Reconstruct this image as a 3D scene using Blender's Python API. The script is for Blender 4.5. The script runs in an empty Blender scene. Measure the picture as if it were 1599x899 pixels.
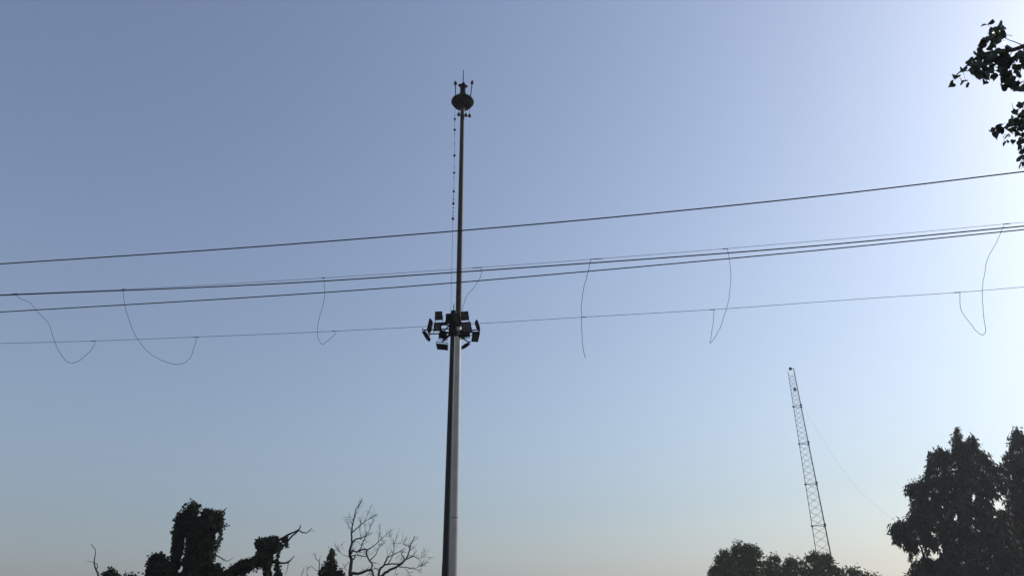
import bpy, math, random
import numpy as np
from mathutils import Vector, Matrix

S = bpy.context.scene
COL = S.collection

# ------------------------------------------------------------------ camera, sky, sun, exposure
F, CX, CY = 1155.0, 799.5, 449.5           # lens in photo pixels
VPX, VPY = 760.0, -1983.0                  # where the verticals of the place meet
EYE = Vector((0, 0, 1.6))
_n = Vector(((VPX - CX) / F, (CY - VPY) / F, 1)).normalized()
_f = Vector((0, 0, 1))
_y = (_f - _f.dot(_n) * _n).normalized()
_x = _y.cross(_n)
if _x.x < 0:
    _x = -_x
CR = Vector((_x.x, _y.x, _n.x)); CU = Vector((_x.y, _y.y, _n.y)); CF = Vector((_x.z, _y.z, _n.z))
cam = bpy.data.objects.new('camera', bpy.data.cameras.new('camera'))
COL.objects.link(cam)
cam.matrix_world = Matrix(((CR.x, CU.x, -CF.x, EYE.x), (CR.y, CU.y, -CF.y, EYE.y),
                           (CR.z, CU.z, -CF.z, EYE.z), (0, 0, 0, 1)))
cam.data.sensor_width = 36.0
cam.data.sensor_fit = 'HORIZONTAL'
cam.data.lens = F / 1599 * 36
cam.data.clip_start = 0.05
cam.data.clip_end = 9000
S.camera = cam

SUN_EL, SUN_AZ = math.radians(30), math.radians(63.5)
W = bpy.data.worlds.new('World'); S.world = W; W.use_nodes = True
nt = W.node_tree
sky = nt.nodes.new('ShaderNodeTexSky'); sky.sky_type = 'NISHITA'; sky.sun_disc = False
sky.sun_elevation = SUN_EL; sky.sun_rotation = SUN_AZ
sky.dust_density = 1.65; sky.air_density = 1.8; sky.ozone_density = 6.0
bg = nt.nodes['Background']
hs = nt.nodes.new('ShaderNodeHueSaturation'); hs.inputs['Saturation'].default_value = 0.61
gm = nt.nodes.new('ShaderNodeGamma'); gm.inputs['Gamma'].default_value = 1.2
veil = nt.nodes.new('ShaderNodeVectorMath'); veil.operation = 'ADD'; veil.inputs[1].default_value = (0.0, 0.14, 0.85)   # even high blue haze over the whole sky
nt.links.new(sky.outputs[0], gm.inputs['Color']); nt.links.new(gm.outputs[0], hs.inputs['Color'])
nt.links.new(hs.outputs[0], veil.inputs[0]); nt.links.new(veil.outputs[0], bg.inputs[0]); bg.inputs[1].default_value = 0.084

sun = bpy.data.objects.new('sun', bpy.data.lights.new('sun', 'SUN'))
COL.objects.link(sun)
sun.data.energy = 2.8; sun.data.angle = math.radians(0.8); sun.data.color = (1.0, 0.86, 0.72)
sv = Vector((math.sin(SUN_AZ) * math.cos(SUN_EL), math.cos(SUN_AZ) * math.cos(SUN_EL), math.sin(SUN_EL)))
sun.rotation_euler = sv.to_track_quat('Z', 'Y').to_euler()
sun.location = sv * 60

S.view_settings.view_transform = 'Standard'; S.view_settings.look = 'None'
S.view_settings.exposure = 0.0; S.view_settings.gamma = 1.0
S.view_settings.use_curve_mapping = False
HAZE = 0.0005

# ------------------------------------------------------------------ helpers
def ray(px, py):
    return CR * ((px - CX) / F) + CU * ((CY - py) / F) + CF

def P(px, py, D):
    """point of the place seen at photo pixel (px, py), D metres ahead"""
    d = ray(px, py)
    return EYE + d * (D / d.y)

def mpp(p):
    return (Vector(p) - EYE).dot(CF) / F

RA = np.array([list(CR), list(CU), list(CF)])
def proj(A):
    q = (np.asarray(A) - np.array(EYE)) @ RA.T
    return np.stack([CX + q[:, 0] / q[:, 2] * F, CY - q[:, 1] / q[:, 2] * F], 1)

WLOC = {}
def tag(o, label=None, cat=None, group=None, kind=None):
    for k, v in (('label', label), ('category', cat), ('group', group), ('kind', kind)):
        if v:
            o[k] = v
    return o

def thing(name, label, cat, loc, group=None):
    o = bpy.data.objects.new(name, None); COL.objects.link(o)
    o.empty_display_size = 0.3
    o.location = Vector(loc); WLOC[o.name] = Vector(loc)
    return tag(o, label, cat, group)

def link_mesh(name, me, mat, parent=None, loc=None):
    o = bpy.data.objects.new(name, me); COL.objects.link(o)
    me.materials.append(mat)
    if parent is not None:
        o.parent = parent; WLOC[o.name] = WLOC[parent.name]
    else:
        o.location = Vector(loc or (0, 0, 0)); WLOC[o.name] = Vector(o.location)
    return o

class MB:
    def __init__(s):
        s.v = []; s.f = []; s.smooth = []
    def add(s, vs, fs, smooth=False):
        b = len(s.v)
        s.v += [Vector(p) for p in vs]
        s.f += [tuple(i + b for i in f) for f in fs]
        s.smooth += [smooth] * len(fs)
    def tube(s, pts, rad, n=8, cap=True, smooth=True):
        pts = [Vector(p) for p in pts]
        if not hasattr(rad, '__len__'):
            rad = [rad] * len(pts)
        vs = []; fs = []
        t0 = (pts[1] - pts[0]).normalized()
        ref = Vector((0, 0, 1)) if abs(t0.z) < 0.9 else Vector((1, 0, 0))
        a = t0.cross(ref).normalized()
        for i, p in enumerate(pts):
            t = (pts[min(i + 1, len(pts) - 1)] - pts[max(i - 1, 0)])
            t = t.normalized() if t.length > 1e-9 else t0
            a = (a - a.dot(t) * t)
            a = a.normalized() if a.length > 1e-6 else t.orthogonal().normalized()
            b = t.cross(a)
            for k in range(n):
                w = 2 * math.pi * k / n
                vs.append(p + (a * math.cos(w) + b * math.sin(w)) * rad[i])
        for i in range(len(pts) - 1):
            for k in range(n):
                k2 = (k + 1) % n
                fs.append((i * n + k, i * n + k2, (i + 1) * n + k2, (i + 1) * n + k))
        s.add(vs, fs, smooth)
        if cap:
            m = len(pts) - 1
            s.add([vs[k] for k in range(n)], [tuple(reversed(range(n)))])
            s.add([vs[m * n + k] for k in range(n)], [tuple(range(n))])
    def lathe(s, base, axis, prof, n=24, smooth=True):
        axis = Vector(axis).normalized(); base = Vector(base)
        a = axis.orthogonal().normalized(); b = axis.cross(a)
        vs = []; fs = []
        for r, h in prof:
            for k in range(n):
                w = 2 * math.pi * k / n
                vs.append(base + axis * h + (a * math.cos(w) + b * math.sin(w)) * max(r, 1e-4))
        for i in range(len(prof) - 1):
            for k in range(n):
                k2 = (k + 1) % n
                fs.append((i * n + k, i * n + k2, (i + 1) * n + k2, (i + 1) * n + k))
        s.add(vs, fs, smooth)
        m = len(prof) - 1
        s.add([vs[k] for k in range(n)], [tuple(reversed(range(n)))])
        s.add([vs[m * n + k] for k in range(n)], [tuple(range(n))])
    def box(s, c, ax, ay, az, sx, sy, sz, bev=0.0):
        """box with chamfered edges along local axes"""
        c = Vector(c); hx, hy, hz = sx / 2, sy / 2, sz / 2
        if bev <= 0:
            vs = [c + ax * (i * hx) + ay * (j * hy) + az * (k * hz) for i in (-1, 1) for j in (-1, 1) for k in (-1, 1)]
            s.add(vs, [(0, 1, 3, 2), (4, 6, 7, 5), (0, 4, 5, 1), (2, 3, 7, 6), (0, 2, 6, 4), (1, 5, 7, 3)])
            return
        ring = [(hx, hz - bev), (hx - bev, hz), (-hx + bev, hz), (-hx, hz - bev),
                (-hx, -hz + bev), (-hx + bev, -hz), (hx - bev, -hz), (hx, -hz + bev)]
        lay = [(-hy, (hx - bev) / hx), (-hy + bev, 1), (hy - bev, 1), (hy, (hx - bev) / hx)]
        vs = []
        for y, q in lay:
            for x, z in ring:
                vs.append(c + ax * (x * q) + ay * y + az * (z * q))
        fs = []
        for i in range(3):
            for k in range(8):
                k2 = (k + 1) % 8
                fs.append((i * 8 + k, i * 8 + k2, (i + 1) * 8 + k2, (i + 1) * 8 + k))
        fs += [tuple(reversed(range(8))), tuple(range(24, 32))]
        s.add(vs, fs)
    def build(s, name, mat, parent=None, loc=None):
        if parent is not None:
            off = WLOC[parent.name]
        else:
            if loc is None:
                loc = sum(s.v, Vector()) / len(s.v)
            off = Vector(loc)
        me = bpy.data.meshes.new(name)
        me.from_pydata([v - off for v in s.v], [], s.f)
        me.polygons.foreach_set('use_smooth', s.smooth)
        me.update()
        return link_mesh(name, me, mat, parent, loc)

def spline(pts, n=8):
    pts = [Vector(p) for p in pts]
    if len(pts) < 3:
        return pts
    q = [pts[0] * 2 - pts[1]] + pts + [pts[-1] * 2 - pts[-2]]
    out = []
    for i in range(1, len(q) - 2):
        for k in range(n):
            t = k / n
            a, b, c, d = q[i - 1], q[i], q[i + 1], q[i + 2]
            out.append(0.5 * ((2 * b) + (c - a) * t + (2 * a - 5 * b + 4 * c - d) * t * t + (3 * b - a - 3 * c + d) * t ** 3))
    out.append(pts[-1])
    return out

def mat(name, col, rough=0.6, metal=0.0, spec=0.3, col2=None, scale=4.0, bump=0.0, detail=4.0):
    m = bpy.data.materials.new(name); m.use_nodes = True
    t = m.node_tree; p = t.nodes['Principled BSDF']
    p.inputs['Base Color'].default_value = (*col, 1)
    p.inputs['Roughness'].default_value = rough
    p.inputs['Metallic'].default_value = metal
    p.inputs['Specular IOR Level'].default_value = spec
    tc = t.nodes.new('ShaderNodeTexCoord')
    nz = t.nodes.new('ShaderNodeTexNoise'); nz.inputs['Scale'].default_value = scale; nz.inputs['Detail'].default_value = detail
    t.links.new(tc.outputs['Object'], nz.inputs['Vector'])
    if col2:
        r = t.nodes.new('ShaderNodeValToRGB')
        r.color_ramp.elements[0].position = 0.35; r.color_ramp.elements[0].color = (*col, 1)
        r.color_ramp.elements[1].position = 0.68; r.color_ramp.elements[1].color = (*col2, 1)
        t.links.new(nz.outputs['Fac'], r.inputs['Fac']); t.links.new(r.outputs[0], p.inputs['Base Color'])
    if bump:
        b = t.nodes.new('ShaderNodeBump'); b.inputs['Strength'].default_value = bump; b.inputs['Distance'].default_value = 0.02
        t.links.new(nz.outputs['Fac'], b.inputs['Height']); t.links.new(b.outputs[0], p.inputs['Normal'])
    return m

M = {
    'steel': mat('shaded_pole_steel', (0.045, 0.037, 0.034), 0.5, 0.0, 0.12, (0.032, 0.028, 0.026), 3.0),  # dark look of the upper shaft: shade put into the steel's colour
    'steel_low': mat('lit_pole_steel', (0.44, 0.42, 0.40), 0.42, 0.0, 0.5, (0.36, 0.35, 0.34), 2.0),  # same pole lower down, its brighter lit look put into the colour
    'mast': mat('dark_painted_mast', (0.010, 0.010, 0.011), 0.5, 0.0, 0.25, (0.016, 0.016, 0.017), 5.0),
    'black': mat('black_casting', (0.006, 0.006, 0.007), 0.65, 0.0, 0.06, (0.010, 0.016, 0.016), 12.0),
    'bronze': mat('dark_bronze', (0.003, 0.0026, 0.0024), 0.6, 0.0, 0.04, (0.005, 0.004, 0.0035), 9.0),
    'pendant': mat('dark_red_pendant', (0.03, 0.008, 0.008), 0.5, 0.0, 0.2),
    'glass': mat('lamp_glass', (0.03, 0.03, 0.028), 0.25, 0.0, 0.3),
    'cable': mat('black_cable', (0.015, 0.017, 0.022), 0.6, 0.0, 0.3),
    'thin': mat('weathered_wire', (0.03, 0.035, 0.045), 0.6, 0.0, 0.3),
    'concrete': mat('concrete', (0.30, 0.29, 0.27), 0.85, 0.0, 0.2, (0.22, 0.21, 0.2), 6.0, 0.3),
    'lattice': mat('galvanised_lattice', (0.05, 0.05, 0.052), 0.6, 0.2, 0.3, (0.07, 0.07, 0.07), 3.0),
    'bark': mat('bark', (0.035, 0.030, 0.026), 0.9, 0.0, 0.15, (0.06, 0.05, 0.042), 9.0, 0.6),
    'vine': mat('creeper_leaves', (0.016, 0.022, 0.010), 0.75, 0.0, 0.08, (0.030, 0.040, 0.018), 1.6),
    'leaf_far': mat('drooping_leaves', (0.020, 0.036, 0.028), 0.65, 0.0, 0.12, (0.050, 0.078, 0.052), 0.8),
    'leaf_low': mat('bushy_leaves', (0.045, 0.085, 0.022), 0.6, 0.0, 0.15, (0.085, 0.130, 0.034), 0.45),
    'leaf_near': mat('heart_leaves', (0.022, 0.035, 0.016), 0.5, 0.0, 0.3, (0.04, 0.055, 0.022), 3.0),
    'ground': mat('dry_ground', (0.11, 0.09, 0.06), 0.95, 0.0, 0.1, (0.045, 0.06, 0.022), 0.15, 0.4),
}

# ------------------------------------------------------------------ foliage
def in_poly(pts, poly):
    x, y = pts[:, 0], pts[:, 1]
    ins = np.zeros(len(pts), bool); n = len(poly)
    for i in range(n):
        (x1, y1), (x2, y2) = poly[i], poly[(i + 1) % n]
        if y1 == y2:
            continue
        c = ((y1 > y) != (y2 > y)) & (x < (x2 - x1) * (y - y1) / (y2 - y1) + x1)
        ins ^= c
    return ins

def edge_dist(pts, poly):
    d = np.full(len(pts), 1e9); n = len(poly)
    for i in range(n):
        a = np.array(poly[i], float); b = np.array(poly[(i + 1) % n], float); ab = b - a
        t = np.clip(((pts - a) @ ab) / max(ab @ ab, 1e-9), 0, 1)
        d = np.minimum(d, np.linalg.norm(pts - (a + t[:, None] * ab), axis=1))
    return d

def unproj(px, D):
    r = ((px[:, :1] - CX) / F) * RA[0] + ((CY - px[:, 1:]) / F) * RA[1] + RA[2]
    return np.array(EYE) + r * (D / r[:, 1])[:, None]

def leaf_object(name, pos, dirs, length, width, rng, material, parent, shape='diamond'):
    n = len(pos)
    dirs = dirs / np.linalg.norm(dirs, axis=1, keepdims=True)
    rv = rng.normal(size=(n, 3))
    side = np.cross(dirs, rv); side /= np.linalg.norm(side, axis=1, keepdims=True) + 1e-9
    nor = np.cross(dirs, side)
    L = (length * rng.uniform(0.65, 1.25, n))[:, None]; Wd = (width * rng.uniform(0.7, 1.25, n))[:, None]
    if shape == 'heart':
        prof = [(0.07, 0.0), (0.0, 0.26), (0.10, 0.47), (0.34, 0.53), (0.58, 0.40), (0.80, 0.17), (0.95, 0.04), (1.16, 0.0)]
        outl = prof + [(a, -b) for a, b in reversed(prof[1:-1])]
    else:
        outl = [(0, 0), (0.4, 0.5), (1, 0), (0.45, -0.5)]
    k = len(outl)
    V = np.empty((n, k, 3))
    for i, (u, w) in enumerate(outl):
        V[:, i] = pos + dirs * (u * L) + side * (w * Wd) + nor * (abs(w) * 0.35 * Wd - 0.12 * u * u * L)
    off = np.array(WLOC[parent.name])
    V = (V - off).reshape(-1, 3)
    me = bpy.data.meshes.new(name)
    me.vertices.add(n * k); me.vertices.foreach_set('co', V.ravel())
    me.loops.add(n * k); me.loops.foreach_set('vertex_index', np.arange(n * k, dtype=np.int32))
    me.polygons.add(n); me.polygons.foreach_set('loop_start', np.arange(0, n * k, k, dtype=np.int32))
    me.update(calc_edges=True); me.validate()
    return link_mesh(name, me, material, parent)

def crown_points(poly, n_clump, D, rng, holes=(), thick=1.0, maxt=1e9, inset=2.0, dense_low=None):
    """clump centres filling a crown: its outline at D metres, its depth growing inwards"""
    poly = [tuple(map(float, p)) for p in poly]
    A = np.array(poly); lo, hi = A.min(0), A.max(0)
    got = np.empty((0, 2))
    while len(got) < n_clump:
        q = rng.uniform(lo, hi, size=(n_clump * 4, 2))
        q = q[in_poly(q, poly)]
        q = q[edge_dist(q, poly) > inset]
        for hx, hy, hr in holes:
            q = q[np.hypot(q[:, 0] - hx, q[:, 1] - hy) > hr + inset * 0.7]
        got = np.concatenate([got, q])
    got = got[:n_clump]
    m = D / F * 1.05
    t = np.minimum(edge_dist(got, poly) * m * thick + 0.15, maxt)
    z = rng.uniform(-1, 1, n_clump)
    return unproj(got, D + z * t), got

def leaves_at(cent, per, r, rng, droop, holes=(), squash=1.0):
    n = len(cent) * per
    c = np.repeat(cent, per, axis=0)
    o = rng.normal(size=(n, 3)) * r; o[:, 2] *= squash
    p = c + o
    d = rng.normal(size=(n, 3)) * (1 - droop) + np.array([0, 0, -1.0]) * droop * 1.2 + o / max(r, 1e-6) * 0.12
    if len(holes):
        q = proj(p); ok = np.ones(n, bool)
        for hx, hy, hr in holes:
            ok &= np.hypot((q[:, 0] - hx), (q[:, 1] - hy) * 0.8) > hr
        p, d = p[ok], d[ok]
    return p, d

def limbs(mb, base, fork, ends, r0, rng, n=8):
    """trunk from the ground to the fork, limbs from the fork out to the ends"""
    base, fork = Vector(base), Vector(fork)
    mid = base.lerp(fork, 0.5) + Vector((rng.normal() * 0.15, rng.normal() * 0.15, 0))
    mb.tube(spline([base, mid, fork], 5), np.linspace(r0 * 1.25, r0 * 0.75, 11), n)
    for e in ends:
        e = Vector(e); L = (e - fork).length
        m1 = fork.lerp(e, 0.35) + Vector((rng.normal(), rng.normal(), rng.normal() * 0.5 + 0.5)) * L * 0.06
        m2 = fork.lerp(e, 0.7) + Vector((rng.normal(), rng.normal(), rng.normal() * 0.5 + 0.5)) * L * 0.06
        pts = spline([fork - Vector((0, 0, r0 * 0.4)), m1, m2, e], 4)
        mb.tube(pts, np.linspace(r0 * 0.45, r0 * 0.06, len(pts)), 6)

def leafy_tree(name, label, poly, D, n_clump, per, r, leaf, droop, seed, mleaf, trunk_px, fork_px, r0,
               holes=(), thick=0.8, maxt=1e9, group=None, n_limb=22, extra=None, inset=2.0):
    rng = np.random.default_rng(seed)
    b = P(trunk_px[0], trunk_px[1], D); b.z = 0
    t = thing(name, label, 'tree', b, group)
    c, px = crown_points(poly, n_clump, D, rng, holes, thick, maxt, inset)
    p, d = leaves_at(c, per, r, rng, droop, holes)
    if extra is not None:
        ep, ed = extra(rng); p = np.concatenate([p, ep]); d = np.concatenate([d, ed])
    leaf_object('crown', p, d, leaf[0], leaf[1], rng, mleaf, t)
    mb = MB()
    pick = rng.choice(len(c), n_limb, replace=False)
    fk = P(fork_px[0], fork_px[1], D)
    limbs(mb, b, fk, [c[i] for i in pick], r0, rng)
    mb.build('trunk', M['bark'], t)
    return t

# ------------------------------------------------------------------ setting: ground
def make_ground():
    rng = np.random.default_rng(3)
    n = 60; ext = 2400.0
    u = np.linspace(-1, 1, n + 1); g = np.sign(u) * np.abs(u) ** 3 * ext
    X, Y = np.meshgrid(g, g + 40)
    Z = np.where(np.hypot(X, Y) > 6, rng.normal(size=X.shape) * 0.02, 0) - 0.03
    me = bpy.data.meshes.new('ground')
    vs = np.stack([X, Y, Z], -1).reshape(-1, 3)
    fs = [(j * (n + 1) + i, j * (n + 1) + i + 1, (j + 1) * (n + 1) + i + 1, (j + 1) * (n + 1) + i) for j in range(n) for i in range(n)]
    me.from_pydata(vs.tolist(), [], fs)
    o = link_mesh('ground', me, M['ground']); tag(o, kind='structure')
make_ground()

# ------------------------------------------------------------------ tall flagpole with its crown
Z = Vector((0, 0, 1)); X = Vector((1, 0, 0)); Yv = Vector((0, 1, 0))
FD = 35.0
fp_low, fp_top = P(708.0, 899, FD), P(722.3, 165, FD)
fax = (fp_top - fp_low).normalized()
fp_base = fp_low - fax * (fp_low.z / fax.z)
r_low = 13.2 / 2 * mpp(fp_low); r_top = 6.4 / 2 * mpp(fp_top)
H = (fp_top - fp_base).length
def fr(h):
    hl = (fp_low - fp_base).length
    return r_low + (r_top - r_low) * (h - hl) / (H - hl)
flag = thing('flagpole', 'very tall tapered steel flagpole with a dark domed crown on top', 'flagpole', fp_base)
joint = (P(707.5, 808, FD) - fp_base).dot(fax)
mb = MB()
hs_ = [0, joint - 0.012]
mb.lathe(fp_base, fax, [(fr(0) * 1.0, 0), (fr(joint) * 1.03, joint - 0.01)], 40)
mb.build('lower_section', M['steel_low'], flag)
mb = MB()
mb.lathe(fp_base, fax, [(fr(joint) * 0.93, joint - 0.02), (fr(joint) * 0.93, joint + 0.03)], 40)
mb.build('joint_ring', M['black'], flag)
mb = MB()
mid = (P(716.5, 512, FD) - fp_base).dot(fax)  # height where the shade-dark colour takes over, not a real seam
mb.lathe(fp_base, fax, [(fr(joint), joint + 0.02)] + [(fr(h), h) for h in np.linspace(joint + 1, mid, 8)], 40)
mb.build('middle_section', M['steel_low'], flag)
mb = MB()
mb.lathe(fp_base, fax, [(fr(h) * 0.985, h) for h in np.linspace(mid - 0.3, H - 1.2, 10)] + [(fr(H), H + 0.3)], 40)
mb.build('upper_section', M['steel'], flag)  # darker colour stands in for shade on the upper shaft
mb = MB()
mb.lathe(fp_base, fax, [(0.62, 0.0), (0.62, 0.05), (fr(0) + 0.05, 0.06), (fr(0.4) + 0.012, 0.4)], 40)
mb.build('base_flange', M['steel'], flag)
# crown: flattened dome seen from below, neck, four-headed top, rod
sc = mpp(fp_top)
cc = P(722.3, 159.3, FD)                      # centre of the dome
hc = (cc - fp_base).dot(fax)
a_, b_ = 17.8 * sc, 7.0 * sc
mb = MB()
prof = [(0.3 * a_, -b_ * 0.86)]
for k in range(1, 18):
    w = -math.pi / 2 + math.pi * k / 18
    prof.append((a_ * math.cos(w) ** 0.85, b_ * math.sin(w)))
prof.append((0.26 * a_, b_ * 0.97))
mb.lathe(fp_base + fax * hc, fax, prof, 40)
dome = mb.build('dome', M['bronze'], flag)
mb = MB()
for k in range(18):                           # scalloped rim below the dome
    w = 2 * math.pi * k / 18
    e = fp_base + fax * (hc - b_ * 0.66) + X * (math.cos(w) * a_ * 0.7) + Yv * (math.sin(w) * a_ * 0.7)
    mb.lathe(e, fax, [(0.02, -0.12), (0.07, -0.09), (0.085, 0), (0.05, 0.1)], 8)
mb.build('rim_ornament', M['bronze'], dome)
h0 = hc + b_ * 0.9
mb = MB()
mb.lathe(fp_base + fax * h0, fax, [(6.4 * sc, -0.1), (5.8 * sc, 0.03), (4.4 * sc, 0.12), (5.0 * sc, 0.25), (5.0 * sc, 0.42), (3.9 * sc, 0.56), (4.2 * sc, 0.62)], 24)
mb.build('neck', M['bronze'], flag)
mb = MB()
hh = h0 + 0.60
mb.lathe(fp_base + fax * hh, fax, [(4.2 * sc, 0), (4.4 * sc, 0.12), (4.1 * sc, 0.3), (3.6 * sc, 0.42), (1.6 * sc, 0.56)], 16)
for k in range(4):                            # four rounded heads looking outwards
    w = math.pi / 2 * k + 0.25
    o_ = X * math.cos(w) + Yv * math.sin(w)
    e = fp_base + fax * (hh + 0.34) + o_ * (3.0 * sc)
    mb.lathe(e - o_ * 0.1, o_ + Z * 0.15, [(0.07, 0), (0.13, 0.06), (0.14, 0.12), (0.09, 0.19), (0.07, 0.25), (0.02, 0.28)], 10)
    mb.lathe(fp_base + fax * (hh + 0.02) + o_ * (2.8 * sc), Z, [(0.06, 0), (0.05, 0.16), (0.07, 0.3)], 8)
mb.build('finial', M['bronze'], flag)
mb = MB()
ht = (P(723.3, 111, FD) - fp_base).dot(fax)
mb.tube([fp_base + fax * (hh + 0.4), fp_base + fax * ht + X * 0.02], [0.034, 0.02], 8)
mb.lathe(fp_base + fax * (ht - 0.02) + X * 0.02, fax, [(0.015, 0), (0.035, 0.03), (0.015, 0.07)], 8)
mb.build('lightning_rod', M['black'], flag)
for (x0, y0, x1, y1, dy) in ((711.3, 152, 711.2, 133, -0.15), (734.6, 152, 737.0, 132, 0.0)):   # budded stems on the dome
    p0, p1 = P(x0, y0, FD + dy), P(x1, y1, FD + dy)
    d = (p1 - p0).normalized()
    mb = MB(); mb.tube([p0, p1], 0.028, 8)
    st = mb.build('stem', M['black'], flag)
    mb = MB(); mb.lathe(p1 - d * 0.02, d, [(0.03, 0), (0.075, 0.05), (0.1, 0.12), (0.09, 0.2), (0.05, 0.28), (0.015, 0.33)], 12)
    mb.build('bud', M['pendant'], st)
for (x, y, y0, dy, lab) in ((716.4, 178, 169, -0.2, 'small dark bell hanging left of the flagpole under its dome'),
                            (727.6, 179, 170, -0.1, 'small dark bell hanging just right of the flagpole under its dome'),
                            (733.2, 180, 169, 0.05, 'small dark bell hanging farthest right under the flagpole dome')):
    p = P(x, y, FD + dy); p0 = P(x, y0 - 3, FD + dy)
    t = thing('hanging_bell', lab, 'bell', p0, 'bells hanging under the flagpole crown')
    mb = MB(); mb.tube([p0, p + Z * 0.08], 0.012, 6); mb.build('cord', M['thin'], t)
    mb = MB(); mb.lathe(p, Z, [(0.085, -0.12), (0.1, -0.09), (0.085, 0.0), (0.05, 0.07), (0.015, 0.1)], 12)
    mb.build('bell', M['pendant'], t)
# beaded halyard hanging beside the pole
hd = [(710.3, 170), (710.2, 200), (709.6, 243), (708.6, 299), (707.2, 341), (705.8, 400), (704.2, 478), (703.6, 500)]
hp = [P(x, y, FD - 0.5) for x, y in hd]
hal = thing('beaded_line', 'thin line strung with dark balls hanging beside the flagpole', 'line', hp[0])
mb = MB(); mb.tube(spline(hp, 5), 0.009, 6); mb.build('cord', M['thin'], hal)
def on_line(y):
    for (xa, ya), (xb, yb) in zip(hd, hd[1:]):
        if ya <= y <= yb:
            return P(xa + (xb - xa) * (y - ya) / (yb - ya), y, FD - 0.5)
for y, rp in ((181, .55), (186, 1.5), (189, .7), (203, 1.7), (209.5, .7), (225, .8), (243, 1.7), (261, .7), (270, 1.55), (277, .8), (295, .7),
              (299, 1.6), (306, .7), (311, .9), (315, .7), (318, 1.75), (324.5, .9), (331, .7), (337, .8), (341.5, 1.8)):
    p = on_line(y); r = rp * 1.2 * mpp(p)
    mb = MB(); mb.lathe(p, Z, [(r * math.sin(math.pi * k / 8), -r * math.cos(math.pi * k / 8)) for k in range(9)], 10)
    mb.build('ball', M['black'], hal)

# ------------------------------------------------------------------ floodlight mast in front of it
MD = 25.0
m_low, m_top = P(695.8, 899, MD), P(708.3, 488, MD)
maxx = (m_top - m_low).normalized()
m_base = m_low - maxx * (m_low.z / maxx.z)
HM = (m_top - m_base).length
rl, rt = 12.0 / 2 * mpp(m_low), 7.4 / 2 * mpp(m_top)
hl = (m_low - m_base).length
def mr(h): return rl + (rt - rl) * (h - hl) / (HM - hl)
mast = thing('floodlight_mast', 'dark slim mast with a crown of floodlights in front of the flagpole', 'light mast', m_base)
jm = (P(696.2, 880, MD) - m_base).dot(maxx)
mb = MB(); mb.lathe(m_base, maxx, [(mr(0) * 1.05, 0), (mr(jm) * 1.06, jm)], 32); mb.build('lower_pole', M['mast'], mast)
mb = MB(); mb.lathe(m_base, maxx, [(mr(jm), jm - 0.01), (mr(HM), HM)], 32); mb.build('upper_pole', M['mast'], mast)
mb = MB(); mb.lathe(m_base, maxx, [(0.34, 0), (0.34, 0.03), (0.2, 0.04), (0.17, 0.3)], 16); mb.build('base_plate', M['mast'], mast)
ms = mpp(P(708, 510, MD))
def mh(y): return (P(708, y, MD) - m_base).dot(maxx)
mb = MB()
mb.lathe(m_base, maxx, [(0.14, mh(524)), (0.16, mh(522)), (0.16, mh(500)), (0.11, mh(496)), (0.11, mh(486)), (0.03, mh(484.5))], 16)
mb.build('head_hub', M['black'], mast)
mb = MB()
mb.tube([m_base + maxx * (mh(487)), m_base + maxx * mh(473)], [0.02, 0.011], 6)
mb.tube([m_base + maxx * mh(478) - X * 0.04, m_base + maxx * mh(478) + X * 0.04], 0.008, 6)
mb.build('lightning_rod', M['black'], mast)
rc = m_base + maxx * mh(512)
mb = MB()
for rr, zz in ((0.52, 0.02), (0.3, 0.2)):
    pts = [rc + Z * zz + X * math.cos(2 * math.pi * k / 24) * rr + Yv * math.sin(2 * math.pi * k / 24) * rr for k in range(25)]
    mb.tube(pts, 0.028, 6, cap=False)
for k in range(6):
    w = 2 * math.pi * k / 6 + 0.3
    o_ = X * math.cos(w) + Yv * math.sin(w)
    mb.tube([rc + o_ * 0.1 + Z * 0.22, rc + o_ * 0.52 + Z * 0.02], 0.022, 6)
mb.build('carrier_ring', M['black'], mast)
mb = MB()
mb.box(P(703.5, 497.5, MD - 0.25), X, Yv, Z, 0.34, 0.22, 0.34, 0.02)
mb.build('control_box', M['black'], mast)

def floodlight(px, py, dy, w, h, face, roll=0.0, up=1):
    """up = 1: lamp stands on its bracket, -1: hangs from it"""
    c = P(px, py, MD + dy)
    n = Vector(face).normalized()
    ax = Z.cross(n).normalized(); az = n.cross(ax).normalized()
    q = Matrix.Rotation(math.radians(roll), 3, n); ax = q @ ax; az = q @ az
    mb = MB()
    mb.box(c, ax, n, az, w, 0.055, h, 0.012)
    mb.box(c + n * 0.034, ax, n, az, w * 1.03, 0.018, h * 1.03, 0.006)
    for k in range(7):
        mb.box(c - n * 0.045 + ax * (w * 0.8 * (k / 6 - 0.5)), ax, n, az, 0.008, 0.04, h * 0.82)
    body = mb.build('floodlight', M['black'], mast)
    mb = MB()
    mb.box(c + n * 0.045, ax, n, az, w * 0.86, 0.006, h * 0.8)
    mb.build('lens', M['glass'], body)
    mb = MB()
    e = -az * up
    foot = c + e * (h * 0.5 + 0.09) - n * 0.03
    for s in (-1, 1):
        a0 = c + ax * (s * (w * 0.5 + 0.016)); a1 = a0 + e * (h * 0.5 + 0.09) - n * 0.03
        mb.tube([a0, a1], 0.012, 6)
    mb.tube([foot - ax * (w * 0.5 + 0.02), foot + ax * (w * 0.5 + 0.02)], 0.014, 6)
    mb.build('bracket', M['black'], body)
    mb = MB()
    o_ = foot - rc; o_.z = 0
    root = rc + (o_.normalized() * 0.15 if o_.length > 0 else Vector()) + Z * max(-0.2, min(0.25, foot.z - rc.z))
    mb.tube([root, root.lerp(foot, 0.8), foot], 0.024, 8)
    mb.build('arm', M['black'], body)

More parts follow.
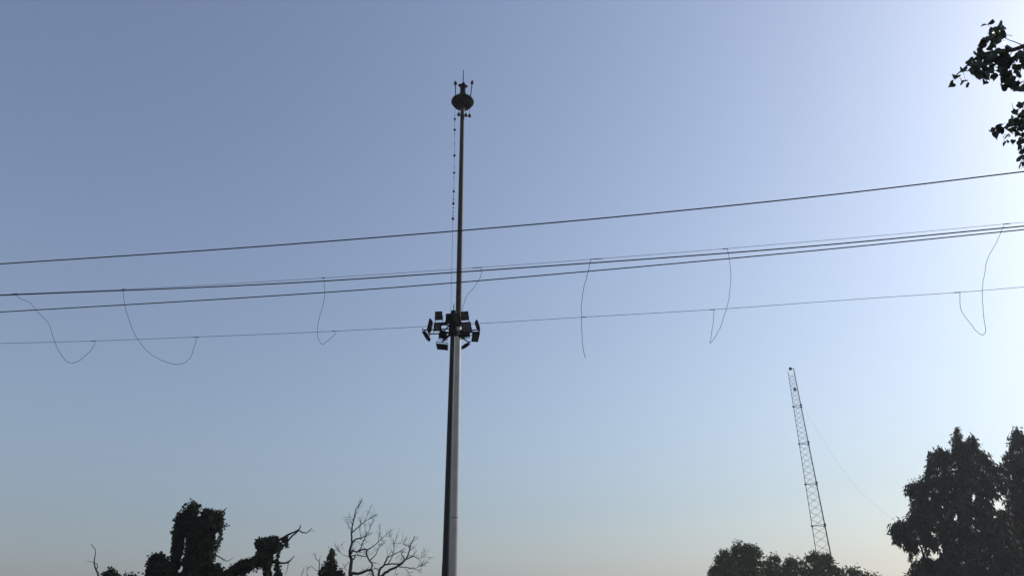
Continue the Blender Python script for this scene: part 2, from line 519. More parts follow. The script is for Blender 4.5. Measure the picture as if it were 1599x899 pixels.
for a in ((685.2, 493.0, -0.50, .26, .31, (-.25, -1, -.30), -4, 1),
          (725.6, 493.2, -0.50, .27, .32, (.40, -1, -.30), 12, 1),
          (712.0, 495.5, -0.55, .26, .26, (.1, -1, -.4), 3, 1),
          (683.2, 510.3, -0.25, .28, .30, (-.5, -1, -.2), -9, 1),
          (671.2, 508.5, 0.00, .32, .46, (-1, .05, .18), 0, 1),
          (665.8, 524.5, 0.05, .30, .36, (-.86, .25, -.50), 0, -1),
          (692.0, 522.5, 0.30, .28, .28, (-.25, 1, -.1), 3, 1),
          (690.7, 541.0, 0.55, .40, .30, (-.25, .75, -.55), 0, -1),
          (726.8, 540.0, 0.60, .30, .26, (.55, .42, -.72), 8, -1),
          (728.5, 511.5, -0.35, .34, .40, (.35, -1, -.1), 10, 1),
          (725.5, 520.5, 0.35, .36, .30, (.2, 1, -.2), -5, 1),
          (745.8, 508.0, 0.00, .30, .34, (.93, .05, .30), 0, 1),
          (742.5, 526.0, 0.10, .27, .34, (.62, -.55, -.55), 14, -1)):
    floodlight(*a)

# ------------------------------------------------------------------ overhead wires across the road
WH = 8.2
def at_height(px, py, z):
    d = ray(px, py); return EYE + d * ((z - EYE.z) / d.z)
wl, wr = at_height(0, 412, WH), at_height(1599, 268, WH)
wdir = (wr - wl); wdir.z = 0; wdir.normalize()
wnor = Vector((-wdir.y, wdir.x, 0))
print('wire ends', wl, wr)
def WP(px, py, off=0.0):
    d = ray(px, py); b = wl + wnor * off
    return EYE + d * ((b - EYE).dot(wnor) / d.dot(wnor))
WEND = {-1: [], 1: []}
def wire(name, label, pts, off, r, m, cat='cable', group=None):
    q = spline([WP(x, y, off) for x, y in pts], 8)
    a, b = q[0], q[-1]
    da, db = (q[0] - q[6]).normalized(), (q[-1] - q[-7]).normalized()
    q = [a + da * 9.0 + Z * 0.25, a + da * 4 + Z * 0.06] + q + [b + db * 2 + Z * 0.02, b + db * 5 + Z * 0.15]
    WEND[-1].append(q[0]); WEND[1].append(q[-1])
    mb = MB(); mb.tube(q, r, 6)
    o = mb.build(name, m); tag(o, label, cat, group)
    return o
GW = 'wires strung across the sky'
wire('overhead_cable', 'thick black cable crossing the sky highest, above all the other wires',
     [(0, 412), (362, 388), (720, 360), (1000, 335), (1300, 304), (1599, 268)], 0.0, 0.0107, M['cable'], group=GW)
B_ = [(0, 460), (250, 449), (505, 434), (750, 417.5), (935, 404), (1135, 388), (1400, 365.5), (1599, 347)]
wire('overhead_wire', 'hair thin wire running just above the pair of black cables', B_, 0.25, 0.0032, M['thin'], 'wire', GW)
wire('overhead_cable', 'upper cable of the close pair of black cables', [(0, 461), (400, 444.5), (720, 424.5), (1200, 390), (1599, 353)], 0.35, 0.0102, M['cable'], group=GW)
wire('overhead_cable', 'lower cable of the close pair of black cables', [(0, 487), (400, 463.5), (720, 440.5), (1200, 398), (1599, 358.5)], 0.05, 0.009, M['cable'], group=GW)
E_ = [(0, 536), (148, 532), (305, 526), (521, 517), (755, 504.5), (910, 495), (1115, 483), (1360, 465.5), (1495, 456.5), (1599, 448)]
wire('overhead_wire', 'lowest hair thin wire passing behind the floodlights', E_, 0.3, 0.0036, M['thin'], 'wire', GW)
for sgn, lab in ((-1, 'concrete pole carrying the wires beyond the left edge'), (1, 'concrete pole carrying the wires beyond the right edge')):
    e = WEND[sgn]; e = sum(e, Vector()) / len(e); base = Vector((e.x, e.y, 0)) + wdir * sgn * 0.12
    ph = max(p.z for p in WEND[sgn]) + 0.5
    t = thing('utility_pole', lab, 'utility pole', base, 'concrete poles carrying the wires')
    mb = MB(); mb.tube([base, base + Z * ph], [0.17, 0.1], 10); mb.build('post', M['concrete'], t)
    for p in WEND[sgn]:
        mb = MB(); mb.tube([p + wdir * sgn * 0.02, Vector((base.x, base.y, p.z + 0.02))], 0.03, 6); mb.build('insulator', M['black'], t)

GD = 'loose wires dangling between the two thin wires'
drops = [
    ('loose wire dangling farthest left, wavy then looping up to lower wire', [(25, 459), (30, 465), (47, 473), (58, 486), (75, 504), (86, 535), (97, 556), (106, 565), (117, 566), (130, 558), (143, 545), (149, 534)], [(18, 459, 28, 458.5), (142, 532.3, 150, 532)]),
    ('loose wire hanging in the widest U shaped loop', [(192, 452), (194, 470), (199, 492), (212, 525), (232, 550), (250, 561), (270, 568), (288, 566), (298, 556), (303, 542), (307, 528)], [(189, 452, 197, 451.5), (302, 526.5, 311, 526)]),
    ('loose wire with short hooked loop left of the floodlights', [(505, 434), (507, 450), (506, 468), (501, 488), (496, 508), (496, 524), (499, 533), (504, 537), (512, 532), (521, 524), (525, 519)], [(502, 434, 508, 433.6), (518, 517.2, 524, 516.8)]),
    ('short loose wire drooping beside the flagpole above the floodlights', [(751, 418), (752, 426), (748, 437), (740, 449), (731, 459), (726, 468), (723, 480), (722, 492)], [(738, 418.5, 753, 417.3)]),
    ('loose wire hanging straight down with a free lower end', [(923, 406), (918, 425), (911, 452), (908, 478), (908, 500), (909, 530), (911, 546), (914, 559)], [(921, 405, 942, 403.6), (908, 495.3, 915, 494.7)]),
    ('loose wire bent into a sharp V above the lattice tower', [(1136, 388.5), (1139, 405), (1141, 425), (1140, 450), (1136, 475), (1128, 502), (1119, 522), (1111, 533.5), (1108.5, 534), (1112, 515), (1115.5, 484)], [(1128, 388.7, 1137, 388), (1108, 483.5, 1117, 483)]),
    ('loose wire in a long deep loop at far right', [(1568, 350), (1556, 378), (1543, 402), (1538, 425), (1534, 453), (1535, 485), (1539, 512), (1538, 520), (1534, 522.5), (1528, 520), (1515, 505), (1503, 488), (1499, 475), (1499, 457)], [(1566, 350, 1578, 349), (1489, 456.8, 1500, 456.2)]),
]
rd = random.Random(4)
for lab, pts, ties in drops:
    w3 = [WP(x, y, 0.28 + (0.05 * math.sin(i * 0.9) if 0 < i < len(pts) - 1 else 0)) for i, (x, y) in enumerate(pts)]
    t = thing('loose_wire', lab, 'wire', w3[0], GD)
    q3 = [p + Vector((rd.gauss(0, .0025), 0, rd.gauss(0, .0025))) if 0 < i else p for i, p in enumerate(spline(w3, 4))]
    mb = MB(); mb.tube(spline(q3, 3), 0.0043 if 'straight' in lab else 0.0036, 6); mb.build('strand', M['thin'], t)
    for (x0, y0, x1, y1) in ties:
        mb = MB(); mb.tube([WP(x0, y0, 0.27), WP((x0 + x1) / 2, (y0 + y1) / 2, 0.27), WP(x1, y1, 0.27)], [0.006, 0.008, 0.006], 6)
        mb.build('tie', M['thin'], t)

# ------------------------------------------------------------------ lattice tower
TD = 95.0
tb, tt = P(1292.0, 899, TD), P(1235.0, 578.5, TD)
tax = (tt - tb).normalized()
t_base = tb - tax * (tb.z / tax.z)
HT = (tt - t_base).length
tw_b, tw_t = 22.5 * mpp(tb), 9.0 * mpp(tt)
hb = (tb - t_base).length
def tw(h): return tw_b + (tw_t - tw_b) * (h - hb) / (HT - hb)
tower = thing('lattice_tower', 'slender tapering lattice mast of steel rods rising behind the low trees', 'radio tower', t_base)
TR = Vector((tb.y, -tb.x, 0)).normalized()
def leg(k, h):
    ang = math.radians((160, -80, 40)[k])     # two of the three legs line up at the right
    rr = tw(h) * 0.655
    return t_base + tax * h + TR * (tw(h) * 0.165) + (X * math.cos(ang) + Yv * math.sin(ang)) * rr
for k in range(3):
    mb = MB(); mb.tube([leg(k, 0), leg(k, HT * 0.5), leg(k, HT + (0.25 if k else 0.0))], [0.05, 0.043, 0.036], 8)
    mb.build('leg', M['lattice'], tower)
mb = MB(); h = 0.4; i = 0
while h < HT - 0.8:
    st = tw(h) * 0.62
    for a, b in ((0, 1), (1, 2), (2, 0)):
        if i % 2: a, b = b, a
        mb.tube([leg(a, h), leg(b, min(h + st, HT))], 0.014, 5)
        mb.tube([leg(b, h), leg(a, min(h + st, HT))], 0.010, 5)
    h += st; i += 1
mb.build('bracing', M['lattice'], tower)
for y in (634, 692, 755, 820):
    hh_ = (P(1235 + (y - 578.5) * 0.178, y, TD) - t_base).dot(tax)
    mb = MB()
    for k in range(3):
        mb.lathe(leg(k, hh_), tax, [(0.05, -0.1), (0.15, -0.07), (0.15, 0.07), (0.05, 0.1)], 10)
    for a, b in ((0, 1), (1, 2), (2, 0)):
        mb.tube([leg(a, hh_), leg(b, hh_)], 0.025, 5)
    mb.build('splice_flange', M['black'], tower)
mb = MB(); q = P(1233.8, 576.2, TD); mb.lathe(q - Yv * .1, Vector((-.3, -1, 0)), [(0.1, -.1), (0.2, 0), (0.22, 0.14), (0.14, .2)], 12)
mb.tube([q, leg(1, HT)], 0.03, 6); mb.build('antenna', M['black'], tower)
mb = MB(); mb.tube([leg(1, HT + 0.2), P(1240.5, 580.5, TD)], 0.03, 6); mb.tube([P(1239.6, 579, TD), P(1241, 582, TD)], 0.045, 6); mb.build('side_arm', M['black'], tower)
mb = MB(); mb.box(P(1241.3, 607.5, TD - .5), X, Yv, Z, 0.3, 0.24, 0.34, 0.03); mb.build('equipment_box', M['black'], tower)
gp = [P(1254.5, 634, TD), P(1270, 662, TD), P(1292, 697, TD), P(1318, 736, TD), P(1350, 773, TD), P(1393, 809, TD), P(1450, 850, TD), P(1540, 905, TD)]
gp.append(Vector((gp[-1].x + 10, TD, 0.0)))
mb = MB(); mb.tube(spline(gp, 6), 0.007, 5)
tag(mb.build('guy_wire', M['thin']), 'faint guy wire sloping from the lattice tower towards the tall trees', 'wire')

# ------------------------------------------------------------------ trees: far right
def spires(rows, D):
    def f(rng):
        pp = []; dd = []
        for x0, y0, x1, y1, w, n in rows:
            t = rng.random(n) ** 0.7
            q = np.stack([x0 + (x1 - x0) * t + rng.normal(size=n) * w * (0.12 + 0.4 * t), y0 + (y1 - y0) * t + rng.normal(size=n) * 0.8], 1)
            pp.append(unproj(q, D + rng.normal(size=n) * 0.2)); dd.append(rng.normal(size=(n, 3)) * 0.4 + np.array([0, 0, -0.8]))
        return np.concatenate(pp), np.concatenate(dd)
    return f
t1 = [(1494, 667), (1498, 678), (1500, 690), (1508, 686), (1519, 680), (1524, 694), (1534, 704), (1545, 712), (1552, 724), (1562, 728), (1570, 745),
      (1568, 770), (1575, 800), (1585, 840), (1590, 899), (1590, 990), (1425, 990), (1418, 899), (1424, 880), (1432, 870), (1440, 858), (1438, 848), (1427, 858), (1421, 868),
      (1417, 852), (1408, 846), (1396, 838), (1391, 830), (1391, 816), (1404, 811), (1418, 812), (1422, 796), (1428, 780), (1418, 772), (1414, 758), (1420, 753), (1440, 749),
      (1443, 736), (1450, 730), (1451, 706), (1462, 702), (1468, 699), (1474, 708), (1484, 707), (1489, 690), (1491, 675)]
h1 = [(1455, 829, 2.6), (1459, 833, 2.2), (1464, 813, 2.2), (1458, 866, 5.2), (1463, 864, 3.6), (1454, 857, 3), (1437, 852, 4), (1438, 860, 4.2), (1434, 868, 4), (1467, 851, 2.8), (1471, 856, 2.6), (1491, 808, 2.4),
      (1520, 772, 3.5), (1519, 778, 3), (1551, 777, 2.2), (1554, 784, 4), (1557, 791, 3.5), (1561, 782, 4.2), (1566, 774, 3), (1566, 789, 4), (1554, 803, 2.6), (1570, 808, 2.8), (1529, 825, 2.2),
      (1507, 854, 3), (1511, 860, 3.2), (1504, 874, 2.6), (1548, 867, 2.4), (1570, 843, 2.5), (1571, 849, 2.4), (1454, 763, 1.8), (1461, 765, 1.5), (1451, 775, 2), (1488, 728, 1.8), (1542, 884, 2), (1506, 898, 3)]
h1 = [(x, y, r + 0.5) for x, y, r in h1]
leafy_tree('weeping_tree', 'big dark tree with drooping leaves and a spired top at right', t1, 55, 3000, 18, 0.15, (0.33, 0.10), 0.66, 11, M['leaf_far'],
           (1505, 1000), (1508, 950), 0.32, h1, thick=0.55, maxt=3.2, n_limb=26, inset=1.6, extra=spires([(1494, 665, 1494, 712, 9, 420), (1519, 677, 1523, 712, 9, 260), (1467, 696, 1468, 726, 9, 220), (1451, 702, 1453, 736, 6, 160), (1478, 701, 1478, 720, 7, 110), (1446, 730, 1448, 752, 6, 80), (1414, 755, 1418, 772, 6, 60), (1394, 816, 1398, 846, 6, 90), (1412, 838, 1413, 858, 4, 40), (1421, 850, 1421, 874, 3, 40), (1430, 846, 1430, 860, 4, 40), (1421, 770, 1424, 790, 4, 40), (1404, 836, 1403, 850, 3, 30)], 55), group='tall drooping trees at right')
t2 = [(1585, 668), (1592, 670), (1600, 680), (1625, 690), (1660, 720), (1690, 800), (1700, 990), (1572, 990), (1570, 899), (1572, 850), (1569, 810), (1575, 790), (1572, 770), (1568, 745), (1566, 722), (1570, 710),
      (1577, 700), (1582, 692), (1578, 680)]
leafy_tree('weeping_tree', 'dark drooping tree cut by the right edge of the picture', t2, 60, 2600, 18, 0.16, (0.34, 0.11), 0.66, 12, M['leaf_far'],
           (1640, 1000), (1636, 930), 0.34, [(1579, 745, 2.5), (1588, 853, 1.6), (1572, 795, 2.5), (1569, 718, 2)], thick=0.55, maxt=3.5, n_limb=24, inset=1.6, extra=spires([(1585, 665, 1588, 700, 11, 330), (1577, 690, 1580, 712, 6, 90), (1570, 708, 1570, 728, 4, 60)], 60), group='tall drooping trees at right')
# low bushy trees in front of the tower
def z8(pts): return [(1090 + x / 5.158, 820 + y / 5.158) for x, y in pts]
GL = 'low bushy trees at the foot of the tower'
lows = [
    ('round green tree, tallest of the low trees left of the tower', z8([(60, 800), (80, 450), (105, 350), (150, 300), (150, 240), (200, 200), (270, 215), (280, 150), (320, 125), (380, 150), (450, 150), (490, 195), (535, 200), (525, 230), (495, 250), (510, 290), (530, 407), (540, 800)]), 78, (1145, 1000), 900, 21),
    ('uneven low bushy tree between the round tree and the tower', z8([(490, 800), (500, 407), (520, 310), (560, 265), (610, 240), (655, 220), (675, 265), (700, 300), (740, 255), (800, 260), (840, 290), (865, 300), (870, 407), (880, 800)]), 82, (1222, 1000), 800, 22),
    ('low bushy tree hiding the foot of the lattice tower', z8([(840, 800), (845, 407), (870, 270), (900, 230), (940, 215), (980, 235), (1040, 230), (1080, 262), (1095, 320), (1140, 360), (1160, 407), (1180, 800)]), 80, (1285, 1000), 800, 23),
    ('lowest bushy tree between the tower and the big drooping tree', z8([(1120, 800), (1140, 407), (1150, 345), (1190, 330), (1240, 350), (1280, 325), (1330, 340), (1360, 375), (1420, 385), (1470, 410), (1500, 800)]), 84, (1345, 1000), 500, 24),
]
for lab, poly, D, tr, nc, sd in lows:
    rh = np.random.default_rng(sd + 100); A = np.array(poly); q = rh.uniform(A.min(0), A.max(0), size=(2500, 2)); q = q[in_poly(q, poly)]
    q = q[(q[:, 1] < 905)]; q = q[edge_dist(q, poly) < 16][:34]
    gaps = [(x, y, rh.uniform(0.8, 2.2)) for x, y in q]
    leafy_tree('bushy_tree', lab, poly, D, nc * 2, 15, 0.17, (0.34, 0.13), 0.5, sd, M['leaf_low'], tr, (tr[0], 950), 0.22, gaps, thick=0.6, maxt=3.0, n_limb=18, group=GL, inset=1.2)

# ------------------------------------------------------------------ left: creeper-clad stumps and bare trees
def z4(pts): return [(120 + x / 4.208, 760 + y / 4.208) for x, y in pts]
def z5(pts): return [(460 + x / 6.15, 760 + y / 6.15) for x, y in pts]
VD = 33.0
rngv = np.random.default_rng(31)
vt_base = P(300, 900, VD); vt_base.z = 0
vine = thing('creeper_clad_tree', 'broken tree smothered in dark hanging creeper with two thick stumps', 'tree', vt_base)
mainp = z4([(600, 900), (612, 585), (625, 470), (640, 330), (645, 240), (665, 185), (700, 160), (730, 115), (775, 92), (800, 120), (805, 170), (830, 150), (870, 138), (930, 155), (960, 150), (962, 260), (935, 310), (900, 360), (893, 450), (900, 585), (905, 900)])
holesv = [(290, 843, 1.6), (291, 839, 1.2), (284, 885, 2.0), (281, 888, 2.0), (288, 859, 1.0), (286, 866, 1.0), (340, 832, 1.6), (338, 837, 1.4), (311, 802, 1.2), (283, 872, 1.0), (290, 852, 1.0), (313, 795, 1.5)]
holesv = [(x, y, r + 1.7) for x, y, r in holesv]
def strands(poly, n, D, rng, lo, hi, side_only=True):
    """hanging creeper tails: leaf positions down a string"""
    A = np.array(poly); out = []; dd = []
    q = rng.uniform(A.min(0), A.max(0), size=(n * 8, 2)); q = q[in_poly(q, poly)]
    e = edge_dist(q, poly); q = q[e < 3.0][:n]
    w = unproj(q, np.full(len(q), D) + rng.normal(size=len(q)) * 0.4)
    for p in w:
        L = rng.uniform(lo, hi); k = int(L / 0.035) + 2
        for j in range(k):
            out.append(p + np.array([rng.normal() * 0.03, rng.normal() * 0.03, -L * j / k])); dd.append([rng.normal() * .6, rng.normal() * .6, -0.8])
    return np.array(out), np.array(dd)
c, _ = crown_points(mainp, 2400, VD, rngv, holesv, 0.8, 0.7, 2.4)
p, d = leaves_at(c, 20, 0.055, rngv, 0.6, holesv)
sp, sd_ = strands(mainp, 230, VD, rngv, 0.15, 0.9)
ok_ = np.ones(len(sp), bool); q_ = proj(sp)
for hx, hy, hr in holesv:
    ok_ &= np.hypot(q_[:, 0] - hx, q_[:, 1] - hy) > hr
sp, sd_ = sp[ok_], sd_[ok_]
leaf_object('creeper', np.concatenate([p, sp]), np.concatenate([d, sd_]), 0.12, 0.085, rngv, M['vine'], vine)
side_l = z4([(450, 900), (465, 585), (470, 530), (490, 460), (525, 432), (560, 455), (600, 475), (625, 520), (640, 900)])
side_r = z4([(860, 900), (880, 540), (905, 495), (935, 520), (958, 560), (975, 900)])
c1, _ = crown_points(side_l, 700, VD - 0.6, rngv, (), 0.8, 0.8, 1.2)
c2, _ = crown_points(side_r, 260, VD - 0.4, rngv, (), 0.8, 0.6, 1.0)
p, d = leaves_at(np.concatenate([c1, c2]), 18, 0.07, rngv, 0.4)
leaf_object('creeper_skirt', p, d, 0.13, 0.10, rngv, M['vine'], vine)
brp = z4([(930, 620), (960, 572), (1000, 540), (1040, 512), (1070, 485), (1120, 478), (1165, 460), (1190, 430), (1205, 400), (1178, 370), (1180, 342), (1240, 338), (1265, 325), (1310, 325), (1322, 350), (1310, 405), (1280, 430), (1285, 470), (1270, 500), (1265, 620), (1240, 620), (1238, 520), (1200, 500), (1160, 515), (1120, 540), (1085, 560), (1050, 570), (1030, 600), (1010, 630)])
c, _ = crown_points(brp, 1300, VD - 0.3, rngv, (), 0.8, 0.4, 0.4)
p, d = leaves_at(c, 14, 0.035, rngv, 0.6)
sp, sd_ = strands(brp, 130, VD - 0.3, rngv, 0.1, 0.45)
tailp = z4([(1300, 600), (1308, 470), (1318, 400), (1345, 340), (1385, 310), (1388, 390), (1378, 400), (1370, 350), (1335, 400), (1325, 470), (1335, 520), (1350, 600)])
c3, _ = crown_points(tailp, 110, VD - 0.3, rngv, (), 0.8, 0.2, 0.5)
p3, d3 = leaves_at(c3, 8, 0.03, rngv, 0.7)
leaf_object('branch_creeper', np.concatenate([p, sp, p3]), np.concatenate([d, sd_, d3]), 0.11, 0.08, rngv, M['vine'], vine)

def tendrils(poly, n, D, rng, ymax, lmin=0.12, lmax=0.45):
    tubes = []; pp = []; dd = []
    poly = [p for p in poly]; A = np.array(poly); cen = A.mean(0)
    while n > 0:
        i = rng.integers(len(poly)); a = A[i]; b = A[(i + 1) % len(A)]; q = a + (b - a) * rng.random()
        if q[1] > ymax:
            continue
        n -= 1
        p0 = P(q[0], q[1], D + rng.normal() * 0.2); sgn = 1 if q[0] > cen[0] else -1
        L = rng.uniform(lmin, lmax)
        p1 = p0 + Vector((sgn * L * rng.uniform(0.1, 0.6), rng.normal() * 0.05, L * rng.uniform(-0.2, 0.35)))
        p2 = p1 + Vector((sgn * L * rng.uniform(-0.1, 0.4), rng.normal() * 0.05, -L * rng.uniform(0.2, 1.0)))
        sp = spline([p0, p1, p2], 5); tubes.append(sp)
        for k in range(rng.integers(2, 8)):
            w = sp[rng.integers(3, len(sp))]; pp.append(list(w)); dd.append([rng.normal(), rng.normal(), -0.6])
    return tubes, np.array(pp), np.array(dd)

def branch(mb, pts, r0, r1, D, rng, twigs=0, jit=0.12):
    """pts in photo pixels; wanders a little in depth"""
    dep = np.cumsum(rng.normal(size=len(pts))) * jit
    q = spline([P(x, y, D + dep[i]) for i, (x, y) in enumerate(pts)], 5)
    for i in range(1, len(q) - 1):
        q[i] = q[i] + Vector(rng.normal(size=3)) * r0 * 0.12
    R = r1 + (r0 - r1) * (1 - np.linspace(0, 1, len(q))) ** 1.5
    mb.tube(q, R, 7)
    for _ in range(twigs):
        i = rng.integers(len(q) // 3, max(len(q) // 3 + 1, int(len(q) * 0.9)))
        t = (q[min(i + 1, len(q) - 1)] - q[max(i - 1, 0)]).normalized()
        dirv = (t * 0.9 + Vector(rng.normal(size=3)) * 0.55 + Z * 0.3).normalized()
        L = rng.uniform(0.15, 0.5); tip = q[i] + dirv * L
        mid = q[i].lerp(tip, 0.5) + Vector(rng.normal(size=3)) * L * 0.08
        mb.tube([q[i], mid, tip], [max(R[i] * 0.4, 0.007), 0.007, 0.004], 5)
        if rng.random() < 0.6:
            s = (dirv + Vector(rng.normal(size=3)) * 0.6).normalized()
            mb.tube([mid, mid + s * L * 0.5], [0.006, 0.004], 5)
mb = MB()
mb.tube(spline([vt_base, P(308, 960, VD), P(308, 899, VD), P(298, 840, VD), P(303, 797, VD)], 4), np.linspace(0.46, 0.14, 17), 10)
mb.tube(spline([P(312, 920, VD), P(318, 860, VD), P(327, 806, VD)], 4), np.linspace(0.36, 0.22, 9), 10)
branch(mb, [(345, 800), (350, 796), (354, 792)], 0.05, 0.015, VD, rngv)
branch(mb, z4([(900, 640), (1010, 555), (1080, 510), (1180, 475), (1240, 450)]), 0.17, 0.11, VD - 0.3, rngv)
branch(mb, z4([(1240, 450), (1235, 390), (1240, 340)]), 0.11, 0.07, VD - 0.3, rngv)
branch(mb, z4([(1285, 435), (1340, 408), (1370, 370), (1450, 290), (1480, 296), (1510, 299), (1530, 280), (1545, 266)]), 0.06, 0.012, VD - 0.3, rngv, 2, 0.05)
branch(mb, z4([(1320, 352), (1390, 312), (1450, 284), (1468, 265), (1470, 245)]), 0.06, 0.012, VD - 0.3, rngv, 1, 0.05)
branch(mb, z4([(1270, 480), (1330, 500), (1390, 492), (1412, 470), (1428, 452)]), 0.06, 0.015, VD - 0.3, rngv, 1, 0.05)
branch(mb, z4([(1390, 495), (1382, 540), (1368, 580)]), 0.02, 0.008, VD - 0.3, rngv, 0, 0.05)
branch(mb, z4([(890, 450), (925, 452), (960, 472), (990, 485), (1025, 462)]), 0.035, 0.01, VD, rngv, 1, 0.05)
mb.build('trunk', M['bark'], vine)

for pl_, nn, ym in ((mainp, 30, 880), (side_l, 12, 885), (brp, 32, 892)):
    mbt, tp_, td_ = tendrils(pl_, nn, VD - 0.1, rngv, ym)
    for q_ in mbt:
        mb = MB(); mb.tube(q_, 0.006, 5); mb.build('tendril', M['bark'], vine)
    leaf_object('tendril_leaves', tp_, td_, 0.12, 0.10, rngv, M['vine'], vine)

# small creeper mound and dead sapling at far left
b0 = P(152, 960, VD + 1); b0.z = 0
sap = thing('dead_sapling', 'crooked leafless sapling standing alone at far left', 'sapling', b0)
mb = MB()
branch(mb, [(153, 990), (156, 930)] + z4([(140, 585), (128, 545), (112, 500), (120, 450), (120, 410), (92, 372)]), 0.06, 0.012, VD + 1, rngv, 0, 0.04)
branch(mb, z4([(125, 545), (137, 515), (110, 492), (68, 488)]), 0.025, 0.008, VD + 1, rngv, 0, 0.03)
mb.tube([b0, P(153, 990, VD + 1)], [0.08, 0.06], 7)
mb.build('stem', M['bark'], sap)
b1 = P(175, 960, VD); b1.z = 0
mound = thing('creeper_mound', 'low dark creeper mound just above the bottom edge at left', 'bush', b1)
mp = z4([(120, 800), (140, 620), (165, 578), (190, 560), (220, 537), (245, 555), (262, 575), (300, 600), (330, 585), (370, 575), (400, 600), (430, 800)])
c, _ = crown_points(mp, 500, VD, rngv, (), 0.8, 0.7, 1.0); p, d = leaves_at(c, 16, 0.06, rngv, 0.4)
leaf_object('foliage', p, d, 0.12, 0.09, rngv, M['vine'], mound)
mb = MB(); branch(mb, [(185, 1000), (182, 930)] + z4([(300, 620), (318, 575), (318, 545)]), 0.06, 0.01, VD, rngv, 0, 0.05)
branch(mb, [(178, 940)] + z4([(260, 600), (210, 560), (165, 576)]), 0.03, 0.01, VD, rngv, 0, 0.05)
branch(mb, z4([(330, 600), (350, 560), (375, 575)]), 0.012, 0.007, VD, rngv, 0, 0.05)
mb.tube([b1, P(185, 1000, VD), P(182, 930, VD)], [0.1, 0.08, 0.06], 7); mb.build('stem', M['bark'], mound)

# creeper-clad spire left of the bare tree
b2 = P(515, 960, VD); b2.z = 0
spire = thing('creeper_clad_stump', 'narrow pointed stump wrapped in creeper beside the bare tree', 'stump', b2)
sp_ = z5([(225, 1100), (240, 855), (246, 780), (290, 740), (325, 700), (332, 650), (348, 610), (330, 575), (350, 565), (368, 610), (374, 670), (395, 765), (450, 790), (470, 830), (480, 855), (490, 1100)])
hsp = [(508, 882, 1.4), (506, 889, 1.5), (517, 885, 1.0), (520, 877, 0.9), (527, 889, 1.2), (503, 893, 1.4)]
c, _ = crown_points(sp_, 620, VD, rngv, hsp, 0.8, 0.5, 0.7); p, d = leaves_at(c, 13, 0.045, rngv, 0.55, hsp)
s2, sd2 = strands(sp_, 30, VD, rngv, 0.1, 0.3)
leaf_object('creeper', np.concatenate([p, s2]), np.concatenate([d, sd2]), 0.10, 0.075, rngv, M['vine'], spire)
mb = MB(); mb.tube(spline([b2, P(518, 940, VD), P(518, 880, VD), P(517, 855, VD)], 4), np.linspace(0.25, 0.04, 13), 8)
branch(mb, z5([(240, 870), (238, 790), (235, 715), (200, 680), (206, 630)]), 0.03, 0.008, VD, rngv, 1, 0.05)
branch(mb, z5([(235, 715), (250, 655)]), 0.012, 0.007, VD, rngv, 0, 0.05)
branch(mb, z5([(240, 806), (200, 795), (160, 755), (130, 775), (110, 750)]), 0.014, 0.007, VD, rngv, 1, 0.05)
branch(mb, z5([(130, 860), (118, 810), (150, 765)]), 0.014, 0.007, VD, rngv, 0, 0.05)
branch(mb, z5([(60, 860), (85, 800), (80, 765)]), 0.012, 0.006, VD, rngv, 0, 0.05)
mb.build('stem', M['bark'], spire)

# bare branching tree
BD = 34.0
rb = np.random.default_rng(77)
b3 = P(556, 960, BD); b3.z = 0
bare = thing('bare_tree', 'leafless tree with fine spreading twigs left of the floodlight mast', 'tree', b3)
mb = MB()
mb.tube(spline([b3, P(556, 960, BD), P(548, 905, BD)], 4), np.linspace(0.26, 0.15, 9), 9)
B = lambda pts, r0, r1, tw=0: branch(mb, z5(pts), r0 * 0.78, r1 * 0.8, BD, rb, tw * 2 + 1, 0.06)
B([(540, 890), (535, 820), (545, 700), (528, 620), (550, 540), (546, 430), (570, 310), (590, 215), (630, 150), (655, 103)], 0.125, 0.010, 5)
B([(577, 300), (600, 225), (640, 132)], 0.022, 0.006, 1)
B([(546, 440), (600, 392), (680, 326), (740, 290), (790, 264)], 0.04, 0.007, 4)
B([(556, 370), (540, 315), (530, 250)], 0.018, 0.006, 1)
B([(550, 402), (515, 375), (496, 298)], 0.018, 0.006, 1)
B([(550, 535), (590, 500), (640, 488), (700, 455), (748, 432)], 0.06, 0.012, 3)
B([(700, 455), (722, 405), (736, 355)], 0.022, 0.007, 2)
B([(692, 450), (678, 400), (676, 338)], 0.018, 0.006, 1)
B([(640, 488), (628, 420), (630, 350), (660, 230)], 0.018, 0.005, 2)
B([(680, 326), (700, 260), (735, 212)], 0.016, 0.005, 1)
B([(540, 640), (560, 612), (600, 620), (640, 580), (655, 530), (690, 462)], 0.06, 0.018, 3)
B([(600, 620), (660, 596), (695, 604), (690, 640), (716, 700), (742, 730), (738, 785), (720, 805)], 0.045, 0.04, 3)
B([(696, 602), (750, 570), (800, 530), (850, 482), (916, 424)], 0.036, 0.007, 5)
B([(800, 530), (814, 455), (826, 380)], 0.018, 0.005, 2)
B([(725, 700), (775, 652), (800, 600), (830, 560), (885, 508)], 0.032, 0.007, 4)
B([(530, 850), (560, 828), (620, 830), (680, 806), (735, 795), (760, 850)], 0.10, 0.05, 2)
B([(545, 662), (600, 650), (680, 666), (692, 640)], 0.032, 0.022, 2)
B([(545, 700), (572, 685), (582, 655)], 0.05, 0.03, 0)
B([(524, 668), (470, 650), (435, 615), (416, 550)], 0.018, 0.006, 2)
B([(470, 600), (455, 570), (460, 545)], 0.01, 0.005, 0)
B([(500, 800), (480, 770), (520, 715)], 0.014, 0.006, 1)
B([(740, 795), (780, 780), (806, 800)], 0.02, 0.02, 0)
B([(640, 560), (600, 520), (560, 560), (550, 620)], 0.014, 0.01, 0)
mb.tube(spline([b3 + X * 0.1, P(580, 970, BD), P(590, 910, BD)], 4), np.linspace(0.2, 0.12, 9), 9)
